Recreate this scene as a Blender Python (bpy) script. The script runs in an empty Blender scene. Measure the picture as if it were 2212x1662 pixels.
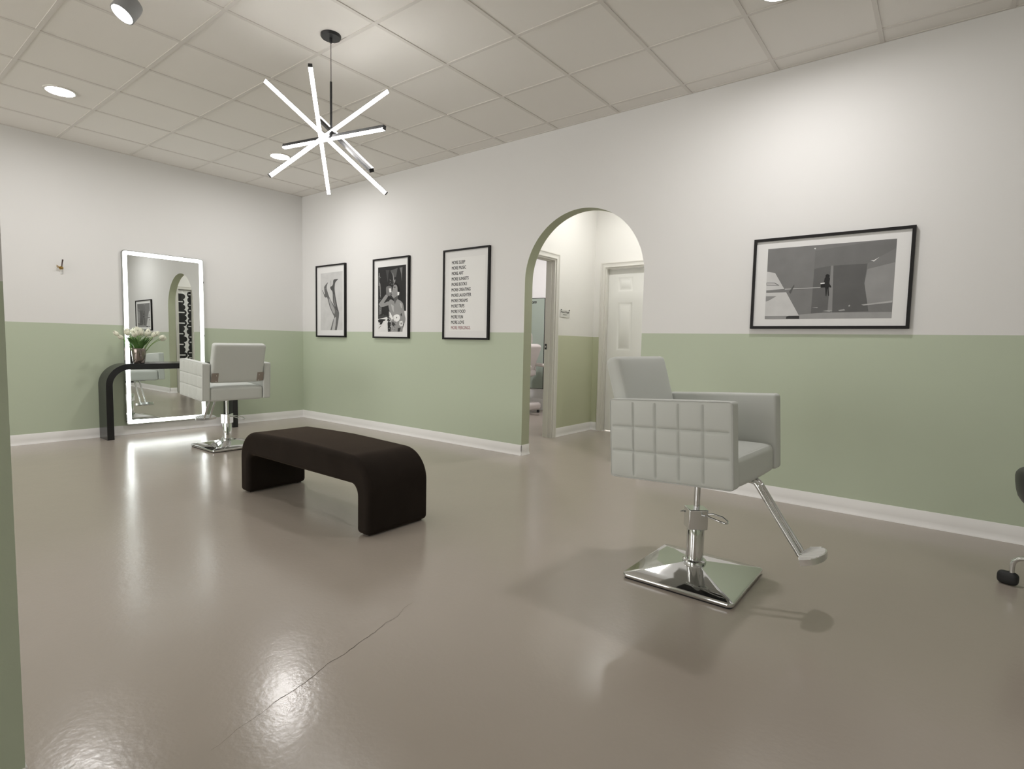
import bpy, bmesh, math, random
from mathutils import Vector, Matrix
PI = math.pi
S = bpy.context.scene
COL = S.collection
random.seed(7)

# ------------------------------------------------------------------ materials
def mat(name, col, rough=0.5, metal=0.0, spec=0.5, emit=None, es=0.0, bump=0.0, bscale=60.0, cvar=0.0, cscale=3.0,
        sheen=0.0, coat=0.0, trans=0.0, coat_rough=0.05):
    m = bpy.data.materials.new(name); m.use_nodes = True
    nt = m.node_tree; N = nt.nodes; L = nt.links
    b = N['Principled BSDF']
    b.inputs['Base Color'].default_value = (*col, 1)
    b.inputs['Roughness'].default_value = rough
    b.inputs['Metallic'].default_value = metal
    b.inputs['Specular IOR Level'].default_value = spec
    if emit:
        b.inputs['Emission Color'].default_value = (*emit, 1); b.inputs['Emission Strength'].default_value = es
    if sheen: b.inputs['Sheen Weight'].default_value = sheen; b.inputs['Sheen Roughness'].default_value = .35; b.inputs['Sheen Tint'].default_value = (.30, .22, .16, 1)
    if coat:
        b.inputs['Coat Weight'].default_value = coat; b.inputs['Coat Roughness'].default_value = coat_rough
    if trans: b.inputs['Transmission Weight'].default_value = trans
    tc = N.new('ShaderNodeTexCoord')
    if cvar:
        n = N.new('ShaderNodeTexNoise'); n.inputs['Scale'].default_value = cscale; n.inputs['Detail'].default_value = 4
        mx = N.new('ShaderNodeMix'); mx.data_type = 'RGBA'
        mx.inputs[6].default_value = (*[c * (1 - cvar) for c in col], 1)
        mx.inputs[7].default_value = (*[min(1, c * (1 + cvar)) for c in col], 1)
        L.new(tc.outputs['Object'], n.inputs['Vector']); L.new(n.outputs['Fac'], mx.inputs[0])
        L.new(mx.outputs[2], b.inputs['Base Color'])
    if bump:
        n2 = N.new('ShaderNodeTexNoise'); n2.inputs['Scale'].default_value = bscale; n2.inputs['Detail'].default_value = 3
        bp = N.new('ShaderNodeBump'); bp.inputs['Strength'].default_value = bump; bp.inputs['Distance'].default_value = 0.002
        L.new(tc.outputs['Object'], n2.inputs['Vector']); L.new(n2.outputs['Fac'], bp.inputs['Height'])
        L.new(bp.outputs['Normal'], b.inputs['Normal'])
    return m

GREEN = (0.51, 0.575, 0.44)
WHITE = (0.79, 0.785, 0.77)
ZG = 1.187
def two_tone(name, white=WHITE, green=GREEN, zg=ZG):
    m = mat(name, white, 0.62, bump=0.12, bscale=140)
    nt = m.node_tree; N = nt.nodes; L = nt.links; b = N['Principled BSDF']
    g = N.new('ShaderNodeNewGeometry'); s = N.new('ShaderNodeSeparateXYZ'); L.new(g.outputs['Position'], s.inputs[0])
    c = N.new('ShaderNodeMath'); c.operation = 'GREATER_THAN'; c.inputs[1].default_value = zg
    L.new(s.outputs['Z'], c.inputs[0])
    mx = N.new('ShaderNodeMix'); mx.data_type = 'RGBA'
    mx.inputs[6].default_value = (*green, 1); mx.inputs[7].default_value = (*white, 1)
    L.new(c.outputs[0], mx.inputs[0]); L.new(mx.outputs[2], b.inputs['Base Color'])
    return m

M = dict(
    wall=two_tone('paint_two_tone'),
    hall=two_tone('paint_two_tone_hall', (0.83, 0.82, 0.78), (0.56, 0.585, 0.415)),  # same paint as the room; green lightened in place of stronger hall light
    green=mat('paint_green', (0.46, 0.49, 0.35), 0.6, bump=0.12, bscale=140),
    white=mat('paint_white', WHITE, 0.6, bump=0.1, bscale=140),
    base=mat('baseboard_vinyl', (0.87, 0.86, 0.845), 0.4),
    trim=mat('trim_gloss_white', (0.74, 0.725, 0.67), 0.35),
    door=mat('door_white', (0.80, 0.80, 0.76), 0.38),
    tile=mat('ceiling_tile', (0.86, 0.835, 0.795), 0.9, bump=0.25, bscale=220, cvar=0.02, cscale=1.2),
    grid=mat('ceiling_bar', (0.74, 0.71, 0.67), 0.6),
    leather=mat('grey_leatherette', (0.60, 0.62, 0.59), 0.47, bump=0.10, bscale=350),
    leather_edge=mat('grey_piping', (0.52, 0.53, 0.51), 0.45),
    velvet=mat('brown_velvet', (0.021, 0.0165, 0.0135), 0.9, spec=0.06, sheen=0.30, cvar=0.3, cscale=5, bump=0.25, bscale=400),
    black=mat('black_lacquer', (0.010, 0.010, 0.011), 0.22, spec=0.5),
    blackm=mat('black_metal', (0.018, 0.018, 0.02), 0.45),
    frame=mat('black_wood_frame', (0.011, 0.010, 0.010), 0.5, spec=0.25),
    rubber=mat('black_rubber', (0.015, 0.015, 0.016), 0.6),
    vinyl=mat('black_vinyl', (0.02, 0.02, 0.021), 0.38, bump=0.08, bscale=200),
    chrome=mat('chrome', (0.70, 0.71, 0.71), 0.06, metal=1),
    alu=mat('cast_aluminium', (0.80, 0.80, 0.80), 0.28, metal=1),
    bracket=mat('bracket_metal', (0.33, 0.29, 0.26), 0.4, metal=0.6),
    grey=mat('lamp_grey', (0.30, 0.305, 0.31), 0.5),
    matboard=mat('mat_board', (0.80, 0.80, 0.79), 0.7),
    paper=mat('print_paper', (0.84, 0.84, 0.825), 0.6),
    ink=mat('ink_black', (0.02, 0.02, 0.02), 0.6),
    ink_red=mat('ink_mauve', (0.36, 0.19, 0.20), 0.6),
    mirror=mat('mirror_silver', (0.87, 0.90, 0.885), 0.0, metal=1),
    mirror_edge=mat('mirror_edge', (0.45, 0.47, 0.46), 0.2, metal=0.8),
    brass=mat('aged_brass', (0.42, 0.27, 0.08), 0.32, metal=0.9),
    bronze=mat('dark_bronze', (0.09, 0.06, 0.055), 0.4, metal=0.5),
    plastic=mat('clear_plastic', (0.75, 0.75, 0.74), 0.25),
    vase=mat('smoked_metallic_glass', (0.23, 0.195, 0.175), 0.12, metal=0.85),
    leaf=mat('tulip_leaf', (0.075, 0.17, 0.04), 0.5, cvar=0.35, cscale=25),
    stem=mat('tulip_stem', (0.22, 0.36, 0.10), 0.5),
    petal=mat('tulip_petal', (0.80, 0.80, 0.66), 0.5, cvar=0.08, cscale=30),
    bed=mat('cream_upholstery', (0.74, 0.69, 0.66), 0.45),
    crack=mat('crack_dark', (0.10, 0.085, 0.07), 0.9),
    red=mat('red_sign_glow', (0.5, 0.06, 0.07), 0.4, emit=(0.9, 0.12, 0.14), es=1.6),
    red2=mat('red_sign_pale', (0.8, 0.4, 0.4), 0.4, emit=(1.0, 0.42, 0.42), es=1.8),
    frost=mat('frosted_tag', (0.66, 0.66, 0.62), 0.3),
)
def emis(name, col, s):
    m = bpy.data.materials.new(name); m.use_nodes = True
    nt = m.node_tree; nt.nodes.clear()
    e = nt.nodes.new('ShaderNodeEmission'); o = nt.nodes.new('ShaderNodeOutputMaterial')
    e.inputs[0].default_value = (*col, 1); e.inputs[1].default_value = s
    nt.links.new(e.outputs[0], o.inputs[0]); return m
def pane_mat():
    m = bpy.data.materials.new('window_pane'); m.use_nodes = True; nt = m.node_tree; nt.nodes.clear()
    t = nt.nodes.new('ShaderNodeBsdfTransparent'); g = nt.nodes.new('ShaderNodeBsdfGlossy'); g.inputs['Roughness'].default_value = .02
    x = nt.nodes.new('ShaderNodeMixShader'); x.inputs[0].default_value = .06; o = nt.nodes.new('ShaderNodeOutputMaterial')
    nt.links.new(t.outputs[0], x.inputs[1]); nt.links.new(g.outputs[0], x.inputs[2]); nt.links.new(x.outputs[0], o.inputs[0]); return m
M['pane'] = pane_mat()
M['led'] = emis('led_bar_glow', (1.0, 0.98, 0.955), 17.0)
M['strip'] = emis('mirror_led_glow', (0.94, 1.0, 0.97), 7.0)
M['down'] = emis('downlight_glow', (1.0, 0.975, 0.968), 205.0)
M['down_hall'] = emis('downlight_hall_glow', (1.0, 0.985, 0.965), 200.0)
M['down_treat'] = emis('downlight_treatment_glow', (1.0, 0.955, 0.97), 470.0)
M['spot'] = emis('spot_glow', (1.0, 0.98, 0.95), 30.0)

def greys(v):
    k = 'print_grey_%d' % v
    if k not in M:
        l = ((v / 255 + 0.055) / 1.055) ** 2.4
        M[k] = mat(k, (l, l, l * 0.99), 0.6, spec=0.2, cvar=0.16, cscale=9)
    return M[k]

# floor: sealed concrete
def floor_mat():
    m = mat('sealed_concrete', (0.36, 0.315, 0.265), 0.205, spec=0.7)
    nt = m.node_tree; N = nt.nodes; L = nt.links; b = N['Principled BSDF']
    tc = N.new('ShaderNodeTexCoord')
    n = N.new('ShaderNodeTexNoise'); n.inputs['Scale'].default_value = 0.9; n.inputs['Detail'].default_value = 5
    r = N.new('ShaderNodeMix'); r.data_type = 'RGBA'
    r.inputs[6].default_value = (0.375, 0.33, 0.285, 1); r.inputs[7].default_value = (0.42, 0.37, 0.318, 1)
    L.new(tc.outputs['Object'], n.inputs['Vector']); L.new(n.outputs['Fac'], r.inputs[0]); L.new(r.outputs[2], b.inputs['Base Color'])
    n2 = N.new('ShaderNodeTexNoise'); n2.inputs['Scale'].default_value = 55; n2.inputs['Detail'].default_value = 2
    n3 = N.new('ShaderNodeTexNoise'); n3.inputs['Scale'].default_value = 5; n3.inputs['Detail'].default_value = 2
    a = N.new('ShaderNodeMath'); a.operation = 'MULTIPLY_ADD'; a.inputs[1].default_value = 3.0
    L.new(tc.outputs['Object'], n2.inputs['Vector']); L.new(tc.outputs['Object'], n3.inputs['Vector'])
    L.new(n3.outputs['Fac'], a.inputs[0]); L.new(n2.outputs['Fac'], a.inputs[2])
    bp = N.new('ShaderNodeBump'); bp.inputs['Strength'].default_value = 0.35; bp.inputs['Distance'].default_value = 0.0012
    L.new(a.outputs[0], bp.inputs['Height']); L.new(bp.outputs['Normal'], b.inputs['Normal'])
    return m
M['floor'] = floor_mat()

# ------------------------------------------------------------------ helpers
def link(o): COL.objects.link(o); return o

class MB:
    """collects shapes into one mesh; each shape may name a material"""
    def __init__(s): s.bm = bmesh.new(); s.mats = []
    def mi(s, m):
        if m not in s.mats: s.mats.append(m)
        return s.mats.index(m)
    def take(s, verts, faces, m, smooth=False, T=None):
        k = s.mi(m); vs = [s.bm.verts.new((T @ Vector(v)) if T else v) for v in verts]
        out = []
        for f in faces:
            try: fc = s.bm.faces.new([vs[i] for i in f])
            except ValueError: continue
            fc.material_index = k; fc.smooth = smooth; out.append(fc)
        return vs, out
    def box(s, x0, x1, y0, y1, z0, z1, m, T=None):
        v = [(x, y, z) for x in (x0, x1) for y in (y0, y1) for z in (z0, z1)]
        f = [(0, 1, 3, 2), (4, 6, 7, 5), (0, 4, 5, 1), (2, 3, 7, 6), (0, 2, 6, 4), (1, 5, 7, 3)]
        return s.take(v, f, m, T=T)
    def prism(s, pts, a, b, m, axis='y', side=None, T=None, smooth=False):
        """pts 2-D outline in the other two axes, extruded from a to b along axis"""
        n = len(pts)
        def P(u, v, w): return {'x': (w, u, v), 'y': (u, w, v), 'z': (u, v, w)}[axis]
        v = [P(u, w, a) for u, w in pts] + [P(u, w, b) for u, w in pts]
        s.take(v, [tuple(range(n)), tuple(range(2 * n - 1, n - 1, -1))], m, T=T)
        return s.take(v, [(i, (i + 1) % n, n + (i + 1) % n, n + i) for i in range(n)], side or m, smooth=smooth, T=T)
    def lathe(s, prof, m, n=32, T=None, cap=True):
        v = []; f = []
        for r, z in prof:
            for i in range(n):
                a = 2 * PI * i / n; v.append((r * math.cos(a), r * math.sin(a), z))
        for j in range(len(prof) - 1):
            for i in range(n):
                f.append((j * n + i, j * n + (i + 1) % n, (j + 1) * n + (i + 1) % n, (j + 1) * n + i))
        if cap:
            f.append(tuple(range(n - 1, -1, -1))); f.append(tuple((len(prof) - 1) * n + i for i in range(n)))
        return s.take(v, f, m, smooth=True, T=T)
    def tube(s, pts, r, m, n=10, closed=False, T=None):
        pts = [Vector(p) for p in pts]; N = len(pts); v = []; f = []
        rs = r if isinstance(r, (list, tuple)) else [r] * N
        up = None
        for i, p in enumerate(pts):
            a = pts[(i - 1) % N] if (closed or i > 0) else p
            b = pts[(i + 1) % N] if (closed or i < N - 1) else p
            t = (b - a).normalized()
            if up is None:
                up = Vector((0, 0, 1)) if abs(t.z) < 0.9 else Vector((1, 0, 0))
            u = (up - t * up.dot(t)).normalized(); w = t.cross(u); up = u
            for k in range(n):
                an = 2 * PI * k / n; v.append(p + (u * math.cos(an) + w * math.sin(an)) * rs[i])
        for i in range(N if closed else N - 1):
            j = (i + 1) % N
            for k in range(n):
                f.append((i * n + k, i * n + (k + 1) % n, j * n + (k + 1) % n, j * n + k))
        if not closed:
            f.append(tuple(range(n - 1, -1, -1))); f.append(tuple((N - 1) * n + k for k in range(n)))
        return s.take(v, f, m, smooth=True, T=T)
    def rbox(s, sx, sy, sz, r, m, T=None, nx=8, ny=8, nz=8, disp=None, e=4):
        """box centred on the origin with rounded edges; disp(p, nrm, face) -> offset along nrm"""
        def coords(L, n):
            h = L / 2; rr = min(r, h)
            a = [-h + rr * (1 - math.cos(PI / 2 * i / e)) for i in range(e)]
            c = [-h + rr + (L - 2 * rr) * i / n for i in range(n + 1)]
            return a + c + [-x for x in reversed(a)]
        cs = [coords(sx, nx), coords(sy, ny), coords(sz, nz)]; hs = (sx / 2, sy / 2, sz / 2)
        for ax in range(3):
            u, w = [(1, 2), (2, 0), (0, 1)][ax]
            for sg in (-1, 1):
                v = []; f = []
                for a in cs[u]:
                    for b in cs[w]:
                        p = [0, 0, 0]; p[ax] = sg * hs[ax]; p[u] = a; p[w] = b
                        q = [max(-(hs[i] - r), min(hs[i] - r, p[i])) for i in range(3)]
                        d = Vector(p) - Vector(q)
                        nn = d.normalized() if d.length > 1e-9 else Vector([sg if i == ax else 0 for i in range(3)])
                        pt = Vector(q) + nn * r
                        if disp: pt = pt + nn * disp(pt, nn)
                        v.append(pt)
                nb = len(cs[w])
                for i in range(len(cs[u]) - 1):
                    for j in range(nb - 1):
                        k = (i * nb + j, (i + 1) * nb + j, (i + 1) * nb + j + 1, i * nb + j + 1)
                        f.append(k if sg > 0 else tuple(reversed(k)))
                s.take(v, f, m, smooth=True, T=T)
        return s
    def build(s, name, parent=None, loc=None, rot=None, bevel=0, bseg=3, weld=True, label=None):
        if weld: bmesh.ops.remove_doubles(s.bm, verts=s.bm.verts, dist=1e-5)
        bmesh.ops.recalc_face_normals(s.bm, faces=s.bm.faces)
        me = bpy.data.meshes.new(name); s.bm.to_mesh(me); s.bm.free()
        for m in s.mats: me.materials.append(M[m] if isinstance(m, str) else m)
        o = link(bpy.data.objects.new(name, me))
        if parent: o.parent = parent
        if loc: o.location = loc
        if rot: o.rotation_euler = rot
        if bevel:
            b = o.modifiers.new('bevel', 'BEVEL'); b.width = bevel; b.segments = bseg; b.limit_method = 'ANGLE'; b.angle_limit = math.radians(40)
            for p in me.polygons: p.use_smooth = True
        try: me.set_sharp_from_angle(angle=math.radians(38))
        except Exception: pass
        if label: o['label'] = label
        return o

def tag(o, label, cat, group=None, kind=None):
    o['label'] = label; o['category'] = cat
    if group: o['group'] = group
    if kind: o['kind'] = kind
    return o
def struct(o): o['kind'] = 'structure'; return o
def empty(name, loc=(0, 0, 0), rot=(0, 0, 0)):
    o = bpy.data.objects.new(name, None); link(o); o.location = loc; o.rotation_euler = rot; o.empty_display_size = 0.1; return o
def copy_tree(o, parent=None):
    c = o.copy(); COL.objects.link(c)
    if parent: c.parent = parent
    for ch in list(o.children): copy_tree(ch, c)
    return c
def text_mesh(s, size, T, m, parent, name='lettering', sx=1.0, bold=0.0, shear=0.0, dup_=0.0):
    cu = bpy.data.curves.new(name, 'FONT'); cu.body = s; cu.size = size; cu.offset = bold; cu.shear = shear; cu.extrude = 0.0002
    tmp = bpy.data.objects.new('tmp', cu); COL.objects.link(tmp)
    dg = bpy.context.evaluated_depsgraph_get()
    me = bpy.data.meshes.new_from_object(tmp.evaluated_get(dg))
    bpy.data.objects.remove(tmp)
    if dup_:
        bm = bmesh.new(); bm.from_mesh(me); g = bmesh.ops.duplicate(bm, geom=bm.verts[:] + bm.edges[:] + bm.faces[:])
        bmesh.ops.translate(bm, verts=[e for e in g['geom'] if isinstance(e, bmesh.types.BMVert)], vec=(dup_, dup_ * .6, 0.0001)); bm.to_mesh(me); bm.free()
    me.transform(T @ Matrix.Diagonal((sx, 1, 1, 1)))
    me.materials.clear(); me.materials.append(M[m])
    o = link(bpy.data.objects.new(name, me)); o.parent = parent; return o
def R(d): return math.radians(d)

# ------------------------------------------------------------------ setting
H = 3.0
WT = 0.122
HX0, HX1, HY1 = 3.44, 5.13, 1.95        # hall behind the arch
b = MB(); b.box(-0.6, 10.8, -10.3, 3.6, -0.12, 0, 'floor'); floor = struct(b.build('floor'))

# crack in the concrete
cr = [(5.305, -2.72), (5.312, -2.77), (5.35, -2.84), (5.352, -2.90), (5.375, -2.97), (5.392, -3.05), (5.413, -3.13), (5.420, -3.20), (5.446, -3.27),
      (5.462, -3.34), (5.468, -3.40), (5.490, -3.46), (5.499, -3.53), (5.520, -3.58), (5.530, -3.625)]
b = MB(); pts = []
for i in range(len(cr) - 1):
    for k in range(5):
        t = k / 5; pts.append((cr[i][0] + (cr[i + 1][0] - cr[i][0]) * t + random.uniform(-.0022, .0022), cr[i][1] + (cr[i + 1][1] - cr[i][1]) * t))
v = []; f = []
for i, p in enumerate(pts):
    t = i / len(pts); w = 0.0003 + 0.0009 * math.sin(PI * min(1, t * 1.1)) ** 1.0 * random.uniform(.4, 1.2)
    v += [(p[0] - w, p[1], 0.0005), (p[0] + w, p[1], 0.0005)]
    if i: f.append((2 * i - 2, 2 * i - 1, 2 * i + 1, 2 * i))
b.take(v, f, 'crack'); b.build('crack', floor, weld=False, label='hairline crack across the floor')

b = MB(); b.box(-0.12, 10.5, -10.0, 3.4, H, H + 0.1, 'tile'); ceil = struct(b.build('ceiling'))
b = MB()
x = 0.503
while x < 10.5: b.box(x - .012, x + .012, -10.0, 0, H - 0.005, H, 'grid'); x += 0.6045
y = -0.176
while y > -10.0: b.box(0, 10.5, y - .012, y + .012, H - 0.0045, H, 'grid'); y -= 0.6112
b.build('ceiling_grid', ceil, weld=False)
b = MB(); b.box(0, 10.5, -.016, 0, H - 0.004, H, 'grid'); b.box(0, .016, -10, 0, H - 0.004, H, 'grid'); b.build('edge_angle', ceil, weld=False)

b = MB(); b.box(-0.12, 0, -10.0, WT, 0, H, 'wall'); struct(b.build('wall_left'))
# right wall with the arch
AX0, AX1, AZ = 3.803, 5.010, 1.667; AR = (AX1 - AX0) / 2; ACX = (AX0 + AX1) / 2
arch = [(AX0, 0)] + [(ACX - AR * math.cos(PI * i / 48), AZ + AR * math.sin(PI * i / 48)) for i in range(49)] + [(AX1, 0)]
b = MB()
out = [(0, 0)] + arch + [(10.5, 0), (10.5, H), (0, H)]
b.prism(out, 0, WT, 'wall', 'y')
wr = b.build('wall_right', weld=True)
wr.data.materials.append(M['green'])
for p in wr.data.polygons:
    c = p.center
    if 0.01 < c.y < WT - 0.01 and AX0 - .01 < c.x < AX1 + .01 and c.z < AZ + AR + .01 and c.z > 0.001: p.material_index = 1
struct(wr)
b = MB(); b.box(10.5, 10.62, -10.0, WT, 0, H, 'wall'); struct(b.build('wall_far_right'))
FILL_WINS = [(.35, 3.35), (3.75, 6.75)]; WZ0, WZ1 = .25, 2.75  # made-up storefront windows, unseen behind the camera, added for soft fill light
b = MB(); yb_ = -10.0; xs_ = [-.12] + [q for a in FILL_WINS for q in a] + [10.62]
b.box(-.12, 10.62, yb_ - .12, yb_, 0, WZ0, 'wall'); b.box(-.12, 10.62, yb_ - .12, yb_, WZ1, H, 'wall')
for i in range(0, len(xs_), 2): b.box(xs_[i], xs_[i + 1], yb_ - .12, yb_, WZ0, WZ1, 'wall')
struct(b.build('wall_back', weld=False))
for i, (x0, x1) in enumerate(FILL_WINS):
    b = MB(); f_ = .045
    for (a0, a1, z0, z1) in ((x0, x1, WZ0, WZ0 + f_), (x0, x1, WZ1 - f_, WZ1), (x0, x0 + f_, WZ0, WZ1), (x1 - f_, x1, WZ0, WZ1), ((x0 + x1) / 2 - .02, (x0 + x1) / 2 + .02, WZ0, WZ1)):
        b.box(a0, a1, yb_ - .09, yb_ - .03, z0, z1, 'grey')
    wn = struct(b.build('window_%d' % (i + 1), weld=False))
    b = MB(); b.take([(x0, yb_ - .06, WZ0), (x1, yb_ - .06, WZ0), (x1, yb_ - .06, WZ1), (x0, yb_ - .06, WZ1)], [(0, 1, 2, 3)], 'pane'); b.build('pane', wn)
    la = bpy.data.lights.new('window_portal', 'AREA'); la.shape = 'RECTANGLE'; la.size = x1 - x0; la.size_y = WZ1 - WZ0  # guides sky light in through the added windows
    la.cycles.is_portal = True
    lo = link(bpy.data.objects.new('window_portal', la)); lo.location = ((x0 + x1) / 2, yb_ - .02, (WZ0 + WZ1) / 2); lo.rotation_euler = (R(90), 0, 0)
b = MB(); b.box(5.28, 5.400, -6.2, -3.9595, 0, H, 'wall'); struct(b.build('wall_near'))

# cove baseboards
def cove(b, p0, p1, nrm, m='base', h=0.101):
    d = Vector((p1[0] - p0[0], p1[1] - p0[1], 0)); L = d.length; d.normalize(); n = Vector((nrm[0], nrm[1], 0))
    prof = [(0, 0), (.016, 0), (.0155, .003), (.010, .012), (.006, .024), (.005, .04), (.005, h - .003), (.003, h), (0, h)]
    v = []
    for t in (0, L):
        for u, z in prof: v.append(Vector((p0[0], p0[1], 0)) + d * t + n * u + Vector((0, 0, z)))
    k = len(prof)
    b.take(v, [tuple(range(k)), tuple(range(2 * k - 1, k - 1, -1))] + [(i, (i + 1) % k, k + (i + 1) % k, k + i) for i in range(k)], m)
b = MB(); cove(b, (0, 0), (0, -10.0), (1, 0)); struct(b.build('baseboard_left', weld=False))
b = MB()
cove(b, (0, 0), (AX0 + .005, 0), (0, -1)); cove(b, (AX0, -.005), (AX0, WT), (1, 0)); cove(b, (AX1 - .005, 0), (10.5, 0), (0, -1)); cove(b, (AX1, -.005), (AX1, WT), (-1, 0))
struct(b.build('baseboard_right', weld=False))
b = MB(); cove(b, (5.4, -3.96), (5.4, -6.2), (1, 0)); cove(b, (5.28, -3.96), (5.4, -3.96), (0, 1)); cove(b, (5.28, -3.96), (5.28, -6.2), (-1, 0)); struct(b.build('baseboard_near', weld=False))

# ---- hall behind the arch
DY0, DY1, DZ = 0.17, 1.062, 2.045       # doorway to the treatment room
b = MB()
b.prism([(WT, 0), (DY0, 0), (DY0, DZ), (DY1, DZ), (DY1, 0), (HY1, 0), (HY1, H), (WT, H)], HX0 - .12, HX0, 'hall', 'x')
struct(b.build('wall_hall_left'))
EX0, EX1 = 3.592, 4.41
b = MB()
b.prism([(HX0 - .12, 0), (EX0, 0), (EX0, DZ), (EX1, DZ), (EX1, 0), (HX1 + .12, 0), (HX1 + .12, H), (HX0 - .12, H)], HY1, HY1 + .12, 'hall', 'y')
struct(b.build('wall_hall_end'))
CY0, CY1 = 0.215, 0.475                 # curtained closet
b = MB()
b.prism([(WT, 0), (CY0, 0), (CY0, DZ), (CY1, DZ), (CY1, 0), (HY1, 0), (HY1, H), (WT, H)], HX1, HX1 + .12, 'hall', 'x')
b.box(HX1 + .12, HX1 + .14, WT, .7, 0, H, 'white')
struct(b.build('wall_hall_right'))
b = MB(); cove(b, (HX0, DY1 + .06), (HX0, HY1), (1, 0)); cove(b, (HX0, HY1), (EX0 - .06, HY1), (0, -1)); cove(b, (EX1 + .06, HY1), (HX1, HY1), (0, -1)); cove(b, (HX1, CY1 + .06), (HX1, HY1), (-1, 0))
struct(b.build('baseboard_hall', weld=False))

# trims: moulded casing + jamb
def casing_profile(w): return [(0, 0), (w, 0), (w, .018), (w * .82, .020), (w * .68, .014), (w * .30, .012), (w * .12, .015), (.0, .012)]
def casing(b, axis, plane, sg, lo, hi, zt, w=0.06, m='trim'):
    prof = casing_profile(w); k = len(prof)
    # path: lo bottom -> lo top -> hi top -> hi bottom with mitres
    def P(u, z, d):
        return (plane + sg * d, u, z) if axis == 'x' else (u, plane + sg * d, z)
    rings = []
    rings.append([P(lo - a, 0, d) for a, d in prof]); rings.append([P(lo - a, zt + a, d) for a, d in prof])
    rings.append([P(hi + a, zt + a, d) for a, d in prof]); rings.append([P(hi + a, 0, d) for a, d in prof])
    v = [p for r in rings for p in r]; f = []
    for j in range(3):
        for i in range(k): f.append((j * k + i, j * k + (i + 1) % k, (j + 1) * k + (i + 1) % k, (j + 1) * k + i))
    f.append(tuple(range(k))); f.append(tuple(3 * k + i for i in range(k)))
    b.take(v, f, m)
b = MB(); casing(b, 'x', HX0, 1, DY0, DY1, DZ); casing(b, 'x', HX0 - .12, -1, DY0, DY1, DZ)
J = .016
for (y0, y1, z0, z1) in ((DY0, DY0 + J, 0, DZ), (DY1 - J, DY1, 0, DZ), (DY0 + J, DY1 - J, DZ - J, DZ)):
    b.box(HX0 - .12, HX0, y0, y1, z0, z1, 'trim')
for (y0, y1, z0, z1) in ((DY0 + J, DY0 + J + .011, 0, DZ - J), (DY1 - J - .011, DY1 - J, 0, DZ - J), (DY0 + J + .011, DY1 - J - .011, DZ - J - .011, DZ - J)):
    b.box(HX0 - .075, HX0 - .040, y0, y1, z0, z1, 'trim')
t1 = struct(b.build('trim_1', weld=False))
b = MB(); b.box(HX0 - .115, HX0 - .088, DY1 - J - .002, DY1 - J, 1.02, 1.085, 'blackm'); b.box(HX0 - .107, HX0 - .097, DY1 - J - .0028, DY1 - J - .001, 1.043, 1.062, 'alu')
b.build('strike_plate', t1, label='small black latch plate')
b = MB(); casing(b, 'y', HY1, -1, EX0, EX1, DZ)
for (x0, x1, z0, z1) in ((EX0, EX0 + J, 0, DZ), (EX1 - J, EX1, 0, DZ), (EX0 + J, EX1 - J, DZ - J, DZ)):
    b.box(x0, x1, HY1, HY1 + .12, z0, z1, 'trim')
struct(b.build('trim_2', weld=False))
b = MB(); casing(b, 'x', HX1, -1, CY0, CY1, DZ, w=.05)
for (y0, y1, z0, z1) in ((CY0, CY0 + .01, 0, DZ), (CY1 - .01, CY1, 0, DZ), (CY0 + .01, CY1 - .01, DZ - .01, DZ)):
    b.box(HX1, HX1 + .12, y0, y1, z0, z1, 'trim')
struct(b.build('trim_3', weld=False))

# six-panel door
b = MB(); dx0, dx1, dy = EX0 + J + .003, EX1 - J - .003, HY1 + .055
xs = [3.738, 3.940, 4.062, 4.264]; zs = [(0.24, 0.80), (1.02, 1.62), (1.745, 1.93)]
# face with recessed panels
gx = [dx0, xs[0], xs[1], xs[2], xs[3], dx1]; gz = [0.008] + [q for a in zs for q in a] + [DZ - J - .004]
for i in range(5):
    for j in range(len(gz) - 1):
        x0, x1, z0, z1 = gx[i], gx[i + 1], gz[j], gz[j + 1]
        if i in (1, 3) and j in (1, 3, 5):
            q = [(0, 0), (.014, .009), (.034, .009), (.052, .001)]
            for k in range(3):
                a, da = q[k]; c, dc = q[k + 1]
                o = [(x0 + a, dy + da, z0 + a), (x1 - a, dy + da, z0 + a), (x1 - a, dy + da, z1 - a), (x0 + a, dy + da, z1 - a)]
                n = [(x0 + c, dy + dc, z0 + c), (x1 - c, dy + dc, z0 + c), (x1 - c, dy + dc, z1 - c), (x0 + c, dy + dc, z1 - c)]
                b.take(o + n, [(e, (e + 1) % 4, 4 + (e + 1) % 4, 4 + e) for e in range(4)], 'door')
            b.take(n, [(0, 1, 2, 3)], 'door')
        else: b.take([(x0, dy, z0), (x1, dy, z0), (x1, dy, z1), (x0, dy, z1)], [(0, 1, 2, 3)], 'door')
b.take([(dx0, dy, .008), (dx1, dy, .008), (dx1, dy, DZ - J - .004), (dx0, dy, DZ - J - .004), (dx0, dy + .035, .008), (dx1, dy + .035, .008), (dx1, dy + .035, DZ - J - .004), (dx0, dy + .035, DZ - J - .004)],
       [(0, 4, 5, 1), (1, 5, 6, 2), (2, 6, 7, 3), (3, 7, 4, 0), (4, 7, 6, 5)], 'door')
d1 = struct(b.build('door_1'))
b = MB(); b.lathe([(.027, 0), (.027, .006), (.011, .010), (.011, .035), (.024, .040), (.028, .052), (.022, .064), (.0, .066)], 'alu', T=Matrix.Translation((4.32, dy, 1.0)) @ Matrix.Rotation(R(90), 4, 'X'))
b.build('door_knob', d1)

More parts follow.
